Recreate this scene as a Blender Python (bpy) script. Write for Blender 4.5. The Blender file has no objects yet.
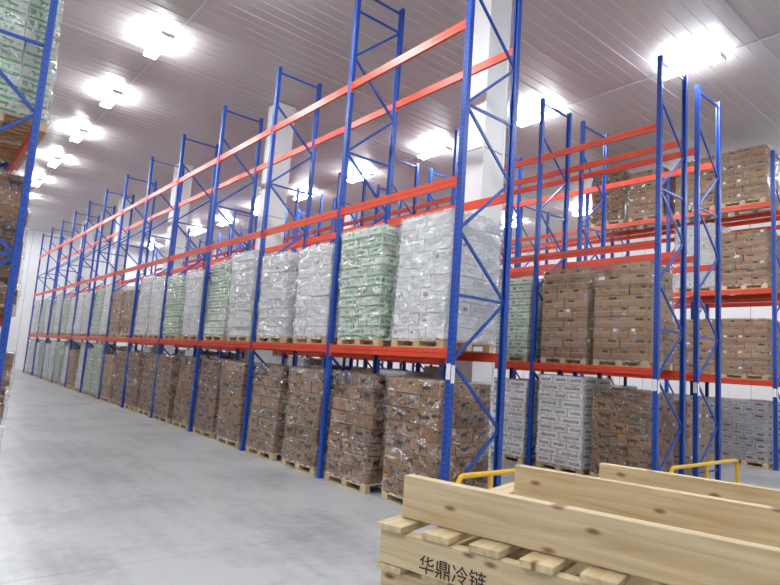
import bpy, math, random
from mathutils import Matrix, Vector
random.seed(7)
D=bpy.data; S=bpy.context.scene
S.view_settings.view_transform='Standard'
S.view_settings.exposure=0.12

# ---------------- materials ----------------
def new_mat(name):
    m=D.materials.new(name); m.use_nodes=True
    nt=m.node_tree; b=nt.nodes['Principled BSDF']
    return m,nt,b
def N(nt,t,**kw):
    n=nt.nodes.new(t)
    for k,v in kw.items(): setattr(n,k,v)
    return n
def simple(name,col,rough=.5,metal=0,spec=.5,var=.0,coat=0,noise=.0,nscale=6):
    m,nt,b=new_mat(name)
    b.inputs['Roughness'].default_value=rough; b.inputs['Metallic'].default_value=metal
    b.inputs['Specular IOR Level'].default_value=spec
    b.inputs['Coat Weight'].default_value=coat
    tc=N(nt,'ShaderNodeTexCoord'); no=N(nt,'ShaderNodeTexNoise'); no.inputs['Scale'].default_value=nscale
    no.inputs['Detail'].default_value=4
    nt.links.new(tc.outputs['Object'],no.inputs['Vector'])
    hsv=N(nt,'ShaderNodeHueSaturation'); hsv.inputs['Color'].default_value=(*col,1)
    geo=N(nt,'ShaderNodeNewGeometry')
    mr=N(nt,'ShaderNodeMapRange'); mr.inputs['To Min'].default_value=1-var; mr.inputs['To Max'].default_value=1+var
    nt.links.new(geo.outputs['Random Per Island'],mr.inputs['Value'])
    mr2=N(nt,'ShaderNodeMapRange'); mr2.inputs['From Min'].default_value=.3; mr2.inputs['From Max'].default_value=.7
    mr2.inputs['To Min'].default_value=1-noise; mr2.inputs['To Max'].default_value=1+noise
    nt.links.new(no.outputs['Fac'],mr2.inputs['Value'])
    mu=N(nt,'ShaderNodeMath',operation='MULTIPLY')
    nt.links.new(mr.outputs[0],mu.inputs[0]); nt.links.new(mr2.outputs[0],mu.inputs[1])
    nt.links.new(mu.outputs[0],hsv.inputs['Value'])
    nt.links.new(hsv.outputs[0],b.inputs['Base Color'])
    return m
def emis(name,col,st):
    m,nt,b=new_mat(name)
    b.inputs['Base Color'].default_value=(1,1,1,1)
    b.inputs['Emission Color'].default_value=(*col,1); b.inputs['Emission Strength'].default_value=st
    return m
M={}
M['blue']=simple('rack_blue_paint',(.010,.062,.35),.38,0,.5,.06,0,.12,3)
M['orange']=simple('rack_orange_paint',(.66,.062,.024),.38,0,.5,.05,0,.10,3)
M['dark']=simple('slot_dark',(.01,.015,.05),.8)
M['steel']=simple('galv_steel',(.5,.5,.52),.4,.7)
M['yellow']=simple('guard_yellow',(.80,.46,.02),.4)
M['tag']=simple('tag_white',(.85,.85,.85),.5)
M['ink']=simple('ink_dark',(.026,.015,.010),.7)
M['inkgrey']=simple('ink_grey',(.22,.23,.27),.7)
M['inkpale']=simple('ink_pale_grey',(.46,.48,.52),.7)
M['inkgreen']=simple('ink_green',(.04,.34,.07),.6,var=.2)
M['inkred']=simple('ink_brownred',(.25,.09,.05),.7)
M['brown']=simple('carton_brown',(.225,.108,.036),.6,var=.28,noise=.12)
M['tan']=simple('carton_tan',(.34,.19,.082),.6,var=.24,noise=.1)
M['white']=simple('carton_white',(.82,.82,.82),.6,var=.08,noise=.06)
M['greenw']=simple('carton_greenwhite',(.68,.74,.60),.6,var=.14,noise=.08)
M['grey']=simple('carton_grey',(.40,.39,.41),.6,var=.15,noise=.08)
M['tape']=simple('carton_tape',(.46,.31,.17),.25)
M['pallet']=simple('pallet_wood',(.62,.46,.28),.7,var=.15,noise=.12,nscale=9)
M['housing']=simple('lamp_housing',(.8,.8,.8),.4)
M['tube']=emis('lamp_tube',(.93,.97,1.0),88)
M['conduit']=simple('conduit',(.7,.7,.7),.4)

def film(name,milk,amp,gloss,grough):
    m,nt,b=new_mat(name)
    b.inputs['Base Color'].default_value=(.85,.87,.9,1); b.inputs['Roughness'].default_value=.2
    tr=N(nt,'ShaderNodeBsdfTransparent'); mix=N(nt,'ShaderNodeMixShader')
    gl=N(nt,'ShaderNodeBsdfGlossy'); gl.inputs['Roughness'].default_value=grough
    mixg=N(nt,'ShaderNodeMixShader'); mixg.inputs[0].default_value=gloss
    tc=N(nt,'ShaderNodeTexCoord'); mp=N(nt,'ShaderNodeMapping')
    mp.inputs['Scale'].default_value=(.8,.8,1.1); mp.inputs['Rotation'].default_value=(.5,.3,0)
    no=N(nt,'ShaderNodeTexNoise'); no.inputs['Scale'].default_value=3.2; no.inputs['Detail'].default_value=3
    no.inputs['Distortion'].default_value=1.6; no.inputs['Roughness'].default_value=.5
    oi=N(nt,'ShaderNodeObjectInfo'); add=N(nt,'ShaderNodeVectorMath',operation='ADD')
    sc=N(nt,'ShaderNodeMath',operation='MULTIPLY'); sc.inputs[1].default_value=37
    nt.links.new(oi.outputs['Random'],sc.inputs[0]); nt.links.new(tc.outputs['Object'],add.inputs[0]); nt.links.new(sc.outputs[0],add.inputs[1])
    nt.links.new(add.outputs[0],mp.inputs[0]); nt.links.new(mp.outputs[0],no.inputs['Vector'])
    bp=N(nt,'ShaderNodeBump'); bp.inputs['Strength'].default_value=1.0; bp.inputs['Distance'].default_value=.34
    nt.links.new(no.outputs['Fac'],bp.inputs['Height'])
    nt.links.new(bp.outputs[0],b.inputs['Normal']); nt.links.new(bp.outputs[0],gl.inputs['Normal'])
    s1=N(nt,'ShaderNodeMath',operation='SUBTRACT'); s1.inputs[1].default_value=.5
    s2=N(nt,'ShaderNodeMath',operation='ABSOLUTE')
    nt.links.new(no.outputs['Fac'],s1.inputs[0]); nt.links.new(s1.outputs[0],s2.inputs[0])
    mr=N(nt,'ShaderNodeMapRange'); mr.inputs['From Min'].default_value=0; mr.inputs['From Max'].default_value=.018
    mr.inputs['To Min'].default_value=milk+amp; mr.inputs['To Max'].default_value=milk  # whitish highlights along the film folds, painted in as narrow noise streaks
    nt.links.new(s2.outputs[0],mr.inputs['Value']); nt.links.new(mr.outputs[0],mix.inputs[0])
    nt.links.new(tr.outputs[0],mixg.inputs[1]); nt.links.new(gl.outputs[0],mixg.inputs[2])
    nt.links.new(mixg.outputs[0],mix.inputs[1]); nt.links.new(b.outputs[0],mix.inputs[2])
    out=nt.nodes['Material Output']; nt.links.new(mix.outputs[0],out.inputs['Surface'])
    return m
M['film']=film('stretch_film_clear',.0,.5,.16,.17)
M['filmw']=film('stretch_film_milky',.2,.6,.20,.22)

def pine(name,axis):
    m,nt,b=new_mat(name)
    tc=N(nt,'ShaderNodeTexCoord'); mp=N(nt,'ShaderNodeMapping')
    s=[14,14,14]; s[axis]=.9; mp.inputs['Scale'].default_value=s
    no=N(nt,'ShaderNodeTexNoise'); no.inputs['Scale'].default_value=2.6; no.inputs['Detail'].default_value=6; no.inputs['Distortion'].default_value=.6
    nt.links.new(tc.outputs['Object'],mp.inputs[0]); nt.links.new(mp.outputs[0],no.inputs['Vector'])
    cr=N(nt,'ShaderNodeValToRGB'); e=cr.color_ramp.elements
    e[0].position=.30; e[0].color=(.50,.36,.19,1); e[1].position=.66; e[1].color=(.70,.57,.36,1)
    nt.links.new(no.outputs['Fac'],cr.inputs[0])
    sx=N(nt,'ShaderNodeSeparateXYZ'); cb=N(nt,'ShaderNodeCombineXYZ')
    nt.links.new(tc.outputs['Object'],sx.inputs[0])
    a,c=('Y','Z') if axis==1 else ('X','Y')
    m1=N(nt,'ShaderNodeMath',operation='MULTIPLY'); m1.inputs[1].default_value=3.1
    m3=N(nt,'ShaderNodeMath',operation='MULTIPLY'); m3.inputs[1].default_value=7.5
    nt.links.new(sx.outputs[a],m1.inputs[0]); nt.links.new(sx.outputs[c],m3.inputs[0])
    nt.links.new(m1.outputs[0],cb.inputs[0]); nt.links.new(m3.outputs[0],cb.inputs[1])
    vo=N(nt,'ShaderNodeTexVoronoi',voronoi_dimensions='2D'); vo.inputs['Scale'].default_value=1.0
    nt.links.new(cb.outputs[0],vo.inputs['Vector'])
    mr=N(nt,'ShaderNodeMapRange'); mr.inputs['From Min'].default_value=.03; mr.inputs['From Max'].default_value=.09
    mr.inputs['To Min'].default_value=.9; mr.inputs['To Max'].default_value=0
    nt.links.new(vo.outputs['Distance'],mr.inputs['Value'])
    mx=N(nt,'ShaderNodeMixRGB'); mx.inputs[2].default_value=(.20,.09,.04,1)
    nt.links.new(mr.outputs[0],mx.inputs[0]); nt.links.new(cr.outputs[0],mx.inputs[1])
    hs=N(nt,'ShaderNodeHueSaturation'); g=N(nt,'ShaderNodeNewGeometry'); m2=N(nt,'ShaderNodeMapRange')
    m2.inputs['To Min'].default_value=.8; m2.inputs['To Max'].default_value=1.06
    nt.links.new(g.outputs['Random Per Island'],m2.inputs['Value']); nt.links.new(m2.outputs[0],hs.inputs['Value'])
    nt.links.new(mx.outputs[0],hs.inputs['Color']); nt.links.new(hs.outputs[0],b.inputs['Base Color'])
    b.inputs['Roughness'].default_value=.6
    bp=N(nt,'ShaderNodeBump'); bp.inputs['Strength'].default_value=.2; nt.links.new(no.outputs['Fac'],bp.inputs['Height']); nt.links.new(bp.outputs[0],b.inputs['Normal'])
    return m
M['pine_y']=pine('pine_grain_long',1); M['pine_x']=pine('pine_grain_cross',0)

def floor_mat():
    m,nt,b=new_mat('concrete_floor')
    tc=N(nt,'ShaderNodeTexCoord')
    n1=N(nt,'ShaderNodeTexNoise'); n1.inputs['Scale'].default_value=.6; n1.inputs['Detail'].default_value=7; n1.inputs['Roughness'].default_value=.6
    n2=N(nt,'ShaderNodeTexNoise'); n2.inputs['Scale'].default_value=6; n2.inputs['Detail'].default_value=8; n2.inputs['Roughness'].default_value=.65
    mp=N(nt,'ShaderNodeMapping'); mp.inputs['Scale'].default_value=(3.0,.25,1); mp.inputs['Rotation'].default_value=(0,0,.15)
    n3=N(nt,'ShaderNodeTexNoise'); n3.inputs['Scale'].default_value=1.5; n3.inputs['Detail'].default_value=7
    for n in (n1,n2): nt.links.new(tc.outputs['Object'],n.inputs['Vector'])
    nt.links.new(tc.outputs['Object'],mp.inputs[0]); nt.links.new(mp.outputs[0],n3.inputs['Vector'])
    a=N(nt,'ShaderNodeMath',operation='ADD'); nt.links.new(n1.outputs['Fac'],a.inputs[0])
    h=N(nt,'ShaderNodeMath',operation='MULTIPLY'); h.inputs[1].default_value=.45; nt.links.new(n2.outputs['Fac'],h.inputs[0]); nt.links.new(h.outputs[0],a.inputs[1])
    a2=N(nt,'ShaderNodeMath',operation='ADD'); h2=N(nt,'ShaderNodeMath',operation='MULTIPLY'); h2.inputs[1].default_value=.4
    nt.links.new(n3.outputs['Fac'],h2.inputs[0]); nt.links.new(a.outputs[0],a2.inputs[0]); nt.links.new(h2.outputs[0],a2.inputs[1])
    cr=N(nt,'ShaderNodeValToRGB'); e=cr.color_ramp.elements
    e[0].position=.72; e[0].color=(.275,.28,.285,1); e[1].position=1.08; e[1].color=(.44,.445,.45,1)
    nt.links.new(a2.outputs[0],cr.inputs[0]); nt.links.new(cr.outputs[0],b.inputs['Base Color'])
    b.inputs['Roughness'].default_value=.31
    return m
M['floor']=floor_mat()
M['ceil']=simple('ceiling_panel',(.55,.52,.52),.34,.0,.6,.04,0,.04,.5)
M['ceilrib']=simple('ceiling_rib',(.59,.56,.56),.36,.0,.6)
M['wall']=simple('wall_panel',(.80,.80,.81),.45,0,.5,.03,0,.04,.5)
M['col']=simple('column_cladding',(.78,.78,.79),.4,0,.5,.0,0,.03,2)
M['seam']=simple('panel_seam',(.30,.30,.31),.6)

# ---------------- mesh builder ----------------
class MB:
    def __init__(s,mats): s.v=[];s.f=[];s.m=[];s.names=mats
    def mi(s,n):
        if n not in s.names: s.names.append(n)
        return s.names.index(n)
    def hexa(s,P,mat):
        b=len(s.v); s.v+= [tuple(p) for p in P]; k=s.mi(mat)
        for q in ((0,3,2,1),(4,5,6,7),(0,1,5,4),(1,2,6,5),(2,3,7,6),(3,0,4,7)):
            s.f.append([b+i for i in q]); s.m.append(k)
    def box(s,x0,x1,y0,y1,z0,z1,mat,R=None):
        P=[Vector(p) for p in ((x0,y0,z0),(x1,y0,z0),(x1,y1,z0),(x0,y1,z0),(x0,y0,z1),(x1,y0,z1),(x1,y1,z1),(x0,y1,z1))]
        if R is not None:
            c=Vector(((x0+x1)/2,(y0+y1)/2,(z0+z1)/2)); P=[R@(p-c)+c for p in P]
        s.hexa(P,mat)
    def bar(s,a,b,w,t,mat,up=(0,1,0)):
        a=Vector(a);b=Vector(b);d=(b-a).normalized();u=Vector(up);u=(u-d*u.dot(d)).normalized();r=d.cross(u)
        P=[]
        for c in (a,b):
            for i,j in ((-1,-1),(1,-1),(1,1),(-1,1)): P.append(c+r*i*w/2+u*j*t/2)
        s.hexa(P,mat)
    def poly(s,P,mat):
        b=len(s.v); s.v+=[tuple(p) for p in P]; s.f.append(list(range(b,b+len(P)))); s.m.append(s.mi(mat))
    def tube(s,pts,r,mat,n=10):
        pts=[Vector(p) for p in pts]; base=len(s.v); k=s.mi(mat)
        for i,p in enumerate(pts):
            d=(pts[min(i+1,len(pts)-1)]-pts[max(i-1,0)]).normalized()
            u=Vector((0,0,1)) if abs(d.z)<.9 else Vector((0,1,0))
            if len(pts)>2: 
                u=Vector((0,1,0))
            u=(u-d*u.dot(d)).normalized(); w=d.cross(u)
            for j in range(n):
                a=2*math.pi*j/n; s.v.append(tuple(p+u*math.cos(a)*r+w*math.sin(a)*r))
        for i in range(len(pts)-1):
            for j in range(n):
                s.f.append([base+i*n+j,base+i*n+(j+1)%n,base+(i+1)*n+(j+1)%n,base+(i+1)*n+j]); s.m.append(k)
        s.f.append([base+j for j in range(n)]); s.m.append(k)
        s.f.append([base+(len(pts)-1)*n+j for j in range(n)]); s.m.append(k)
    def mesh(s,name):
        me=D.meshes.new(name); me.from_pydata(s.v,[],s.f); me.polygons.foreach_set('material_index',s.m)
        for n in s.names: me.materials.append(M[n])
        me.update(); return me
    def obj(s,name,loc=(0,0,0)):
        o=D.objects.new(name,s.mesh(name)); o.location=loc; S.collection.objects.link(o); return o

# the building is laid out on a 1.28x grid and scaled to real size by K below
K=.78
# ---------------- room ----------------
X0,X1,Y0,Y1,H=-9.0,27.0,-9.0,46.0,9.45
b=MB([]); b.box(X0,X1,Y0,Y1,-.2,0,'floor')
for y in range(-6,46,6): b.box(X0,X1,y,y+.006,0,.0006,'seam')
b.obj('floor')
b=MB([]); b.box(X0,X1,Y0,Y1,H,H+.2,'ceil')
y=Y0+.1
i=0
while y<Y1:
    b.box(X0,X1,y,y+(.03 if i%4 else .05),H-(.007 if i%4 else .014),H,'ceilrib'); y+=.3; i+=1
b.obj('ceiling')
def wall(name,ax,c,a0,a1,th):
    b=MB([])
    if ax=='x': b.box(min(c,c+th),max(c,c+th),a0,a1,0,H,'wall')
    else: b.box(a0,a1,min(c,c+th),max(c,c+th),0,H,'wall')
    a=a0+1
    sgn=-1 if th>0 else 1
    while a<a1:
        e=c+sgn*.004
        if ax=='x': b.box(min(c,e),max(c,e),a,a+.02,0,H,'seam')
        else: b.box(a,a+.02,min(c,e),max(c,e),0,H,'seam')
        a+=1.15
    b.obj(name)
wall('wall_back','y',Y1,X0,X1,.2); wall('wall_front','y',Y0,X0,X1,-.2)
wall('wall_right','x',X1,Y0,Y1,.2); wall('wall_left','x',X0,Y0,Y1,-.2)

def column(x,y):
    b=MB([]); w=.27
    b.box(-w,w,-w,w,0,H-.03,'col')
    for sx in (-1,1):
        for sy in (-1,1):
            b.box(sx*w-.018,sx*w+.018,sy*w-.018,sy*w+.018,0,H-.03,'col')
    for z in (3,6): b.box(-w-.006,w+.006,-w-.006,w+.006,z,z+.02,'seam')
    b.obj('column',(x,y,0))
for yy in (7.1,15.2,23.2,31.2,39.2): column(7.75,yy)
for yy in (15.2,23.2,31.2,39.2): column(16.2,yy)

# ---------------- racks ----------------
TOP=8.75
LV=[2.33,4.85,7.3]
def rack(name,x0,x1,y0,nb,BAY=2.9,levels=LV,tall=0):
    b=MB(['blue','orange','dark','steel'])
    d=x1-x0; w=.095; dp=.08; t=.012
    for i in range(nb+1):
        y=i*BAY
        T=9.33 if i<tall else TOP
        for side in (0,1):
            xo=0 if side==0 else d      # outer face x
            s=1 if side==0 else -1
            xa,xb=sorted((xo,xo+s*t)); b.box(xa,xb,y-w/2,y+w/2,0,T,'blue')
            xa,xb=sorted((xo+s*t,xo+s*dp))
            b.box(xa,xb,y-w/2,y-w/2+t,0,T,'blue'); b.box(xa,xb,y+w/2-t,y+w/2,0,T,'blue')
            xa,xb=sorted((xo+s*dp,xo+s*(dp-t)))
            b.box(xa,xb,y-w/2+t,y-w/2+.03,0,T,'blue'); b.box(xa,xb,y+w/2-.03,y+w/2-t,0,T,'blue')
            xc=xo+s*dp/2; b.box(xc-.07,xc+.07,y-.075,y+.075,0,.008,'blue')
            if i<5:
                z=.12
                while z<T-.05:
                    for dy in (-.024,.024):
                        xe=xo-s*.0008
                        b.poly([(xe,y+dy-.007,z),(xe,y+dy+.007,z),(xe,y+dy+.007,z+.035),(xe,y+dy-.007,z+.035)],'dark')
                    z+=.075
                z=.15
                while z<T-.05 and i<3:
                    ye=y-w/2-.0008; xm=xo+s*dp*.55
                    b.poly([(xm-.008,ye,z),(xm+.008,ye,z),(xm+.008,ye,z+.02),(xm-.008,ye,z+.02)],'dark'); z+=.1
        xa,xb=dp*.6,d-dp*.6
        z=.25; k=0
        b.bar((xa,y,z),(xb,y,z),.04,.03,'blue')
        while z+.95<T-.1:
            p=(xa,y,z) if k%2==0 else (xb,y,z); q=(xb,y,z+.95) if k%2==0 else (xa,y,z+.95)
            b.bar(p,q,.042,.03,'blue'); z+=.95;k+=1
            if k%3==0: b.bar((xa,y,z),(xb,y,z),.04,.028,'blue')
        b.bar((xa,y,T-.12),(xb,y,T-.12),.04,.03,'blue')
    for i in range(nb):
        ya=i*BAY+w/2; yb=(i+1)*BAY-w/2
        for L in levels:
            for xo,s in ((.015,1),(d-.015,-1)):
                xa,xb=sorted((xo,xo+s*.05))
                b.box(xa,xb,ya,yb,L-.14,L,'orange')
                xe=xo-s*.001
                b.poly([(xe,ya,L-.073),(xe,yb,L-.073),(xe,yb,L-.067),(xe,ya,L-.067)],'dark')
                xa,xb=sorted((xo-s*.02,xo+s*.055))
                b.box(xa,xb,ya,ya+.012,L-.2,L+.02,'orange'); b.box(xa,xb,yb-.012,yb,L-.2,L+.02,'orange')
            if L<3:
                for q in (.25,.75):
                    yc=ya+(yb-ya)*q
                    b.box(.065,d-.065,yc-.02,yc+.02,L-.05,L-.012,'orange')
    for xo,s in ((0,-1),(d,1)):
        xe=xo+s*.002
        xa,xb=sorted((xe,xe+s*.003)); b.box(xa,xb,-.04,.04,1.9,2.12,'tag')
    b.box(.005,.075,-w/2-.006,-w/2-.001,1.85,2.1,'tag')
    return b.obj(name,(x0,y0,0))
NA=12; BA=3.05
XA=5.87; XAr=7.05; YA=5.8
rack('pallet_rack',XA,XAr,YA,NA,BA,tall=2)
XB=11.2; YB=5.5
rack('pallet_rack',XB,XB+1.2,YB,NA); rack('pallet_rack',XB+1.75,XB+2.95,YB,NA)
XC=18.0; YC=5.6
rack('pallet_rack',XC,XC+1.2,YC,NA); rack('pallet_rack',XC+1.75,XC+2.95,YC,NA)
XZ=-.15; YZ=8.8
rack('pallet_rack',XZ,XZ+1.15,YZ,11)
rack('pallet_rack',XZ-1.75,XZ-.6,YZ,11)

def guard(x0,x1,y,hgt=.5):
    b=MB(['yellow']); L=x1-x0; r=.036
    b.tube([(0,0,0),(0,0,hgt-.08),(.03,0,hgt-.02),(.08,0,hgt),(L-.08,0,hgt),(L-.03,0,hgt-.02),(L,0,hgt-.08),(L,0,0)],r,'yellow')
    b.box(-.08,.08,-.07,.07,0,.01,'yellow'); b.box(L-.08,L+.08,-.07,.07,0,.01,'yellow')
    b.tube([(L/2,0,0),(L/2,0,hgt-.03)],r*.9,'yellow'); b.box(L/2-.07,L/2+.07,-.07,.07,0,.01,'yellow')
    b.obj('rack_end_guard',(x0,y,0))
guard(XA-.05,XAr+.05,YA-.35,.66); guard(XB-.05,XB+3.0,YB-.35,.52); guard(XC-.05,XC+3.0,YC-.35); guard(XZ-1.8,XZ+1.2,YZ-.35)

# ---------------- loads ----------------
COW=[(0,.3),(.05,.62),(.15,.7),(.7,.7),(.8,.88),(.9,.88),(1,.7),(.95,.6),(.86,.58),(.8,.35),(.78,0),(.7,0),(.68,.32),(.32,.32),(.28,0),(.2,0),(.16,.38),(.09,.5),(.05,.28)]
def load_mesh(kind,seed,nl):
    rnd=random.Random(seed)
    b=MB([]); W=1.10; Dp=1.17
    for k in range(7):
        yc=-Dp/2+.05+k*(Dp-.1)/6; b.box(-W/2,W/2,yc-.045,yc+.045,.118,.14,'pallet')
    for xx in (-W/2+.05,0,W/2-.05):
        b.box(xx-.05,xx+.05,-Dp/2,Dp/2,.098,.118,'pallet')
        b.box(xx-.05,xx+.05,-Dp/2,Dp/2,0,.02,'pallet')
        for yy in (-Dp/2+.07,0,Dp/2-.07): b.box(xx-.05,xx+.05,yy-.07,yy+.07,.02,.098,'pallet')
    cfg={'brown':(3,3,.214,'brown'),'tan':(3,3,.22,'tan'),'white':(3,2,.192,'white'),'green':(3,3,.17,'greenw'),'stripe':(3,2,.175,'white'),'grey':(4,3,.16,'grey')}[kind]
    ny,nx,ch,mat=cfg
    z=.142; g=.007
    lean=rnd.uniform(-.014,.014)
    for l in range(nl):
        ay,ax=(ny,nx) if l%2==0 else (max(2,ny-1),nx+(1 if nx<3 else 0))
        cy=Dp/ay; cx=W/ax; ox=lean*l*.5+rnd.uniform(-.01,.01); oy=rnd.uniform(-.008,.008)
        for i in range(ax):
            for j in range(ay):
                if 0<i<ax-1 and 0<j<ay-1: continue
                if l==nl-1 and rnd.random()<.16: continue
                jx=rnd.uniform(-.010,.010);jy=rnd.uniform(-.007,.007)
                xa=-W/2+i*cx+g+jx+ox; xb=xa+cx-2*g; ya=-Dp/2+j*cy+g+jy+oy; yb=ya+cy-2*g
                b.box(xa,xb,ya,yb,z+.004,z+ch-.005,mat)
                faces=[]
                if i==0: faces.append(('x',xa-.001,ya,yb,1))
                if i==ax-1: faces.append(('x',xb+.001,ya,yb,-1))
                if j==0: faces.append(('y',ya-.001,xa,xb,1))
                if j==ay-1: faces.append(('y',yb+.001,xa,xb,-1))
                for ax_,c,a0,a1,sg in faces:
                    def R(u0,u1,v0,v1,mt,e=0):
                        p0=a0+(a1-a0)*u0;p1=a0+(a1-a0)*u1;q0=z+ch*v0;q1=z+ch*v1
                        cc=c-sg*e
                        if ax_=='x': b.poly([(cc,p0,q0),(cc,p1,q0),(cc,p1,q1),(cc,p0,q1)],mt)
                        else: b.poly([(p0,cc,q0),(p1,cc,q0),(p1,cc,q1),(p0,cc,q1)],mt)
                    def P(poly,u0,u1,v0,v1,mt):
                        pts=[]
                        for (pu,pv) in poly:
                            u=a0+(a1-a0)*(u0+(u1-u0)*pu); v=z+ch*(v0+(v1-v0)*pv)
                            pts.append((c,u,v) if ax_=='x' else (u,c,v))
                        b.poly(pts,mt)
                    if kind=='brown':
                        if rnd.random()<.75: P(COW,.24,.76,.15,.85,'ink')
                        R(.04,.2,.62,.8,'ink'); R(.8,.95,.2,.28,'ink')
                    elif kind=='tan':
                        R(.0,1,.44,.56,'tape'); R(.12,.42,.62,.84,'ink' if rnd.random()<.5 else 'inkred')
                        R(.6,.88,.14,.32,'inkgrey')
                        if rnd.random()<.15: R(.62,.85,.6,.88,'tag')
                    elif kind=='white':
                        R(.12,.6,.60,.68,'inkpale'); R(.12,.45,.38,.43,'inkpale')
                        if rnd.random()<.25: R(.72,.9,.3,.6,'inkgrey')
                    elif kind=='green':
                        R(.03,.97,.02,.22,'inkgreen'); P(COW,.3,.7,.34,.9,'inkgreen')
                        R(.06,.24,.45,.62,'inkpale')
                        if rnd.random()<.5: R(.76,.95,.4,.85,'inkgreen')
                    elif kind=='stripe':
                        R(.18,.82,.34,.60,'inkred'); R(.24,.76,.43,.50,'tag',.001)
                        R(.02,.06,.1,.9,'inkpale')
                    else:
                        R(.15,.7,.4,.7,'ink' if rnd.random()<.6 else 'inkgrey')
        z+=ch
    fm='filmw' if kind in('white','green') else 'film'
    px=W/2+.032; py=Dp/2+.03; n=14; ring=[]
    for i in range(n): ring.append((-px+2*px*i/n,-py))
    for i in range(n): ring.append((px,-py+2*py*i/n))
    for i in range(n): ring.append((px-2*px*i/n,py))
    for i in range(n): ring.append((-px,py-2*py*i/n))
    m=len(ring); nz=18; base=len(b.v); k=b.mi(fm); zt=z+.012
    ph=[rnd.uniform(0,6.28) for _ in range(6)]
    for a in range(nz+1):
        zz=.10+(zt-.10)*a/nz
        for q,(x,y) in enumerate(ring):
            th=2*math.pi*q/m
            e=.006*math.sin(zz*14+th*3+ph[0])+.005*math.sin(zz*9-th*5+ph[1])+.004*math.sin(zz*23+th*8+ph[2])+rnd.uniform(-.006,.007)
            f=1+e/.6
            ls=lean*(zz/.2)*.45
            corner=(abs(x)>px-.001 and abs(y)>py-.001); f*= .985 if corner else 1
            b.v.append((x*f+ls,y*f,zz+rnd.uniform(-.01,.01) if a<nz else zz+rnd.uniform(-.006,.02)))
    for a in range(nz):
        for j in range(m):
            b.f.append([base+a*m+j,base+a*m+(j+1)%m,base+(a+1)*m+(j+1)%m,base+(a+1)*m+j]); b.m.append(k)
    tb=len(b.v); b.v.append((0,0,zt+.01))
    for j in range(m): b.f.append([base+nz*m+j,base+nz*m+(j+1)%m,tb]); b.m.append(k)
    me=b.mesh('load_'+kind)
    for p in me.polygons:
        if p.material_index==k: p.use_smooth=True
    return me
NAMES={'brown':'pallet_of_brown_cartons','tan':'pallet_of_tan_cartons','white':'pallet_of_white_cartons','green':'pallet_of_green_white_cartons','stripe':'pallet_of_striped_cartons','grey':'pallet_of_grey_cartons'}
NL={'brown':(8,8,8),'tan':(7,7,7),'white':(10,9,10),'green':(11,10,11),'stripe':(11,11,10),'grey':(10,9,10)}
LM={k:[load_mesh(k,(i+1)*17+len(k),NL[k][i]) for i in range(3)] for k in NAMES}
TALL={'tan':load_mesh('tan',99,9)}
def put(kind,x,y,z,v=None,me=None):
    me=me or LM[kind][random.randrange(3) if v is None else v]
    o=D.objects.new(NAMES[kind],me); o.location=(x+random.uniform(-.03,.03),y+random.uniform(-.01,.01),z+.001)
    o.rotation_euler=(0,0,math.pi*random.randrange(2)+random.uniform(-.008,.008)); S.collection.objects.link(o)
def fill(x0,x1,y0,nb,z,kinds,BAY=2.9):
    xc=(x0+x1)/2; n=0
    off=(.77,BAY-.77)
    for i in range(nb):
        for j in range(2):
            k=kinds[n] if n<len(kinds) else random.choice(kinds[-4:])
            if k: put(k,xc,y0+i*BAY+off[j],z)
            n+=1
# row A
fill(XA,XAr,YA,NA,0,['brown']*10+['brown','tan','green','green','white','tan','white','green','white','white','green','white'],BA)
fill(XA,XAr,YA,NA,LV[0],['white','green','white','white','white','green','white','green','white','white','tan','tan','white','green','white','white'],BA)
# row B
fill(XB,XB+1.2,YB,NA,0,['brown','stripe','stripe','brown','tan','white','brown','tan','brown','white'])
fill(XB+1.75,XB+2.95,YB,NA,0,['tan','brown','stripe','brown','tan','white','brown','tan'])
put('tan',XB+.6,YB+.77,LV[0],me=TALL['tan']); put('tan',XB+.6,YB+2.13,LV[0],me=TALL['tan'])
fill(XB,XB+1.2,YB,NA,LV[0],[None,None,'green','tan','tan','brown','white','tan','brown','white'])
fill(XB+1.75,XB+2.95,YB,NA,LV[0],[None,'tan','tan','brown','brown','tan','white','tan'])
# row C
fill(XC,XC+1.2,YC,NA,0,['grey','grey','grey','white','tan','brown','grey','tan'])
fill(XC,XC+1.2,YC,NA,LV[0],['tan','tan','tan','brown','tan','brown','white','tan'])
fill(XC,XC+1.2,YC,3,LV[1],['tan','white',None,None,None,None])
fill(XC,XC+1.2,YC,2,LV[2],['tan','tan','tan','brown'])
fill(XC+1.75,XC+2.95,YC,8,0,['grey','tan'])
fill(XC+1.75,XC+2.95,YC,8,LV[0],['tan','brown'])
# row Z
for i in range(11):
    for j in range(2):
        y=YZ+i*2.9+(.77,2.13)[j]
        for z,ks in ((0,['brown']),(LV[0],['brown','tan']),(LV[1],['green'] if i<3 else ['white','green'])):
            put(random.choice(ks),XZ+.70,y,z,v=0)

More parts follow.
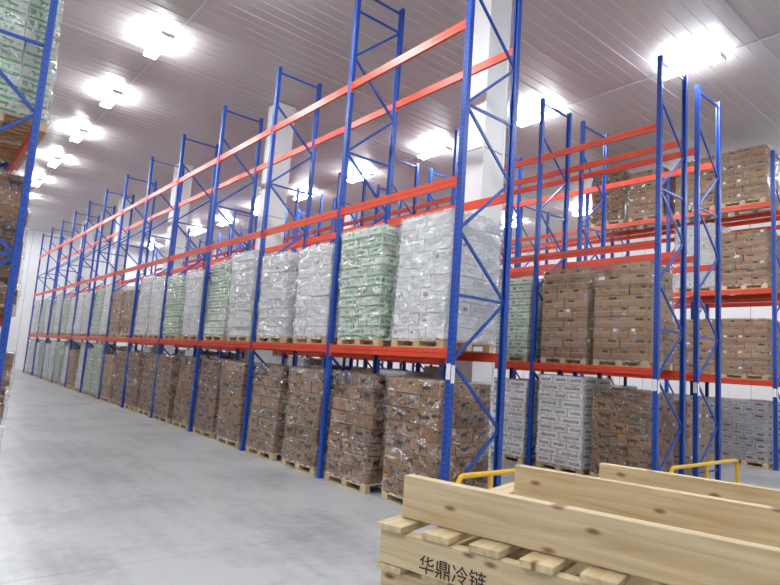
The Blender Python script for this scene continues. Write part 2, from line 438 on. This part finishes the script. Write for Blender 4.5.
# ---------------- lamps ----------------
def lampmesh():
    b=MB([]); L=1.35
    b.box(-.03,.03,-L/2,L/2,.055,.075,'housing')
    for x in (-.10,.10): b.tube([(x,-L/2+.03,.03),(x,L/2-.03,.03)],.042,'tube',10)
    for y in (-L/2,0,L/2-.03): b.box(-.15,.15,y,y+.03,.075,.09,'housing')
    for y in (-L/2,L/2-.03): b.box(-.15,.15,y,y+.03,-.015,.09,'housing')
    for y in (-.5,.5): b.box(-.008,.008,y-.008,y+.008,.075,.26,'conduit')
    return b.mesh('lamp')
lm=lampmesh()
for x in (-5.5,3.75,12.9,22.2):
    for k in range(-2,10):
        y=5.6+4.2*k
        o=D.objects.new('ceiling_tube_lamp',lm); o.location=(x,y,H-.27); S.collection.objects.link(o)
        l=D.lights.new('lamp_light','AREA'); l.shape='RECTANGLE'; l.size=.2; l.size_y=1.3; l.energy=90*K*K; l.color=(.94,.975,1)
        lo=D.objects.new('lamp_light',l); lo.parent=o; lo.location=(0,0,-.018); S.collection.objects.link(lo)
    b=MB([]); b.box(-.02,.02,Y0+1,Y1-1,H-.06,H-.031,'conduit'); b.obj('conduit',(x+.22,0,0))
for o in list(S.collection.objects):
    if o.parent is None:
        o.location=o.location*K; o.scale=(K,K,K)

# ---------------- foreground pallet stack ----------------
ang=math.atan(.26)
emp=D.objects.new('stacked_wooden_pallets',None); S.collection.objects.link(emp)
emp.location=(1.40,1.57,0); emp.rotation_euler=(0,0,ang)
def part(b,name):
    o=b.obj(name); o.parent=emp
    m=o.modifiers.new('bev','BEVEL'); m.width=.003; m.segments=2; return o
rnd=random.Random(3)
z=0
for p in range(8):
    b=MB([]); j=rnd.uniform(-.02,.02)
    x0=-.07+j; x1=1.15+j; y1=0.02+rnd.uniform(-.02,.02); y0=y1-1.5
    for k,xx in enumerate((x0+.01,(x0+x1)/2-.02,x1-.05)):
        b.box(xx,xx+.045,y0,y1,z,z+.108,'pine_y')
    yy=y1
    while yy-.1>y0-.02:
        ex=rnd.uniform(-.012,.012)
        b.box(x0+ex-.01,x1+ex,yy-.1,yy,z+.11,z+.133,'pine_x'); yy-=.168
    part(b,'pallet_%d'%(p+1)); z+=.135
for i,(px,py) in enumerate(((1.40,1.57),(2.02,1.58),(2.50,1.48))):
    v=Matrix.Rotation(-ang,3,'Z')@Vector((px-1.40,py-1.57,0))
    b=MB([]); q=.37*i; b.box(0,.045,-1.75+q,q,0,.14,'pine_y')
    o=part(b,'plank_%d'%(i+1)); o.location=(v.x,v.y-q,z+.001)
cu=D.curves.new('stencil_text','FONT'); cu.body='华鼎冷链'; cu.size=.06; cu.extrude=.0005; cu.materials.append(M['ink'])
t=D.objects.new('stencil_text',cu); S.collection.objects.link(t); t.parent=emp
t.rotation_euler=(math.radians(90),0,math.radians(-90)); t.location=(x0+.0085,-.13,z-.125)

# ---------------- camera ----------------
d1=Vector((-484,38,585)).normalized()
up=Vector((340,-4800,585)); up=(up-d1*up.dot(d1)).normalized()
d2=Vector((up.y*d1.z-up.z*d1.y,up.z*d1.x-up.x*d1.z,up.x*d1.y-up.y*d1.x))
if d2.x<0: d2=-d2
r=Vector((d2.x,d1.x,up.x)); u=-Vector((d2.y,d1.y,up.y)); bk=-Vector((d2.z,d1.z,up.z))
mt=Matrix(((r.x,u.x,bk.x,0),(r.y,u.y,bk.y,0),(r.z,u.z,bk.z,1.6),(0,0,0,1)))
cam=D.cameras.new('camera'); cam.sensor_width=36; cam.lens=27.0; cam.clip_start=.05; cam.clip_end=200
co=D.objects.new('camera',cam); co.matrix_world=mt; S.collection.objects.link(co); S.camera=co
w=D.worlds.new('world'); S.world=w; w.use_nodes=True; w.node_tree.nodes['Background'].inputs[0].default_value=(.5,.5,.52,1); w.node_tree.nodes['Background'].inputs[1].default_value=.1
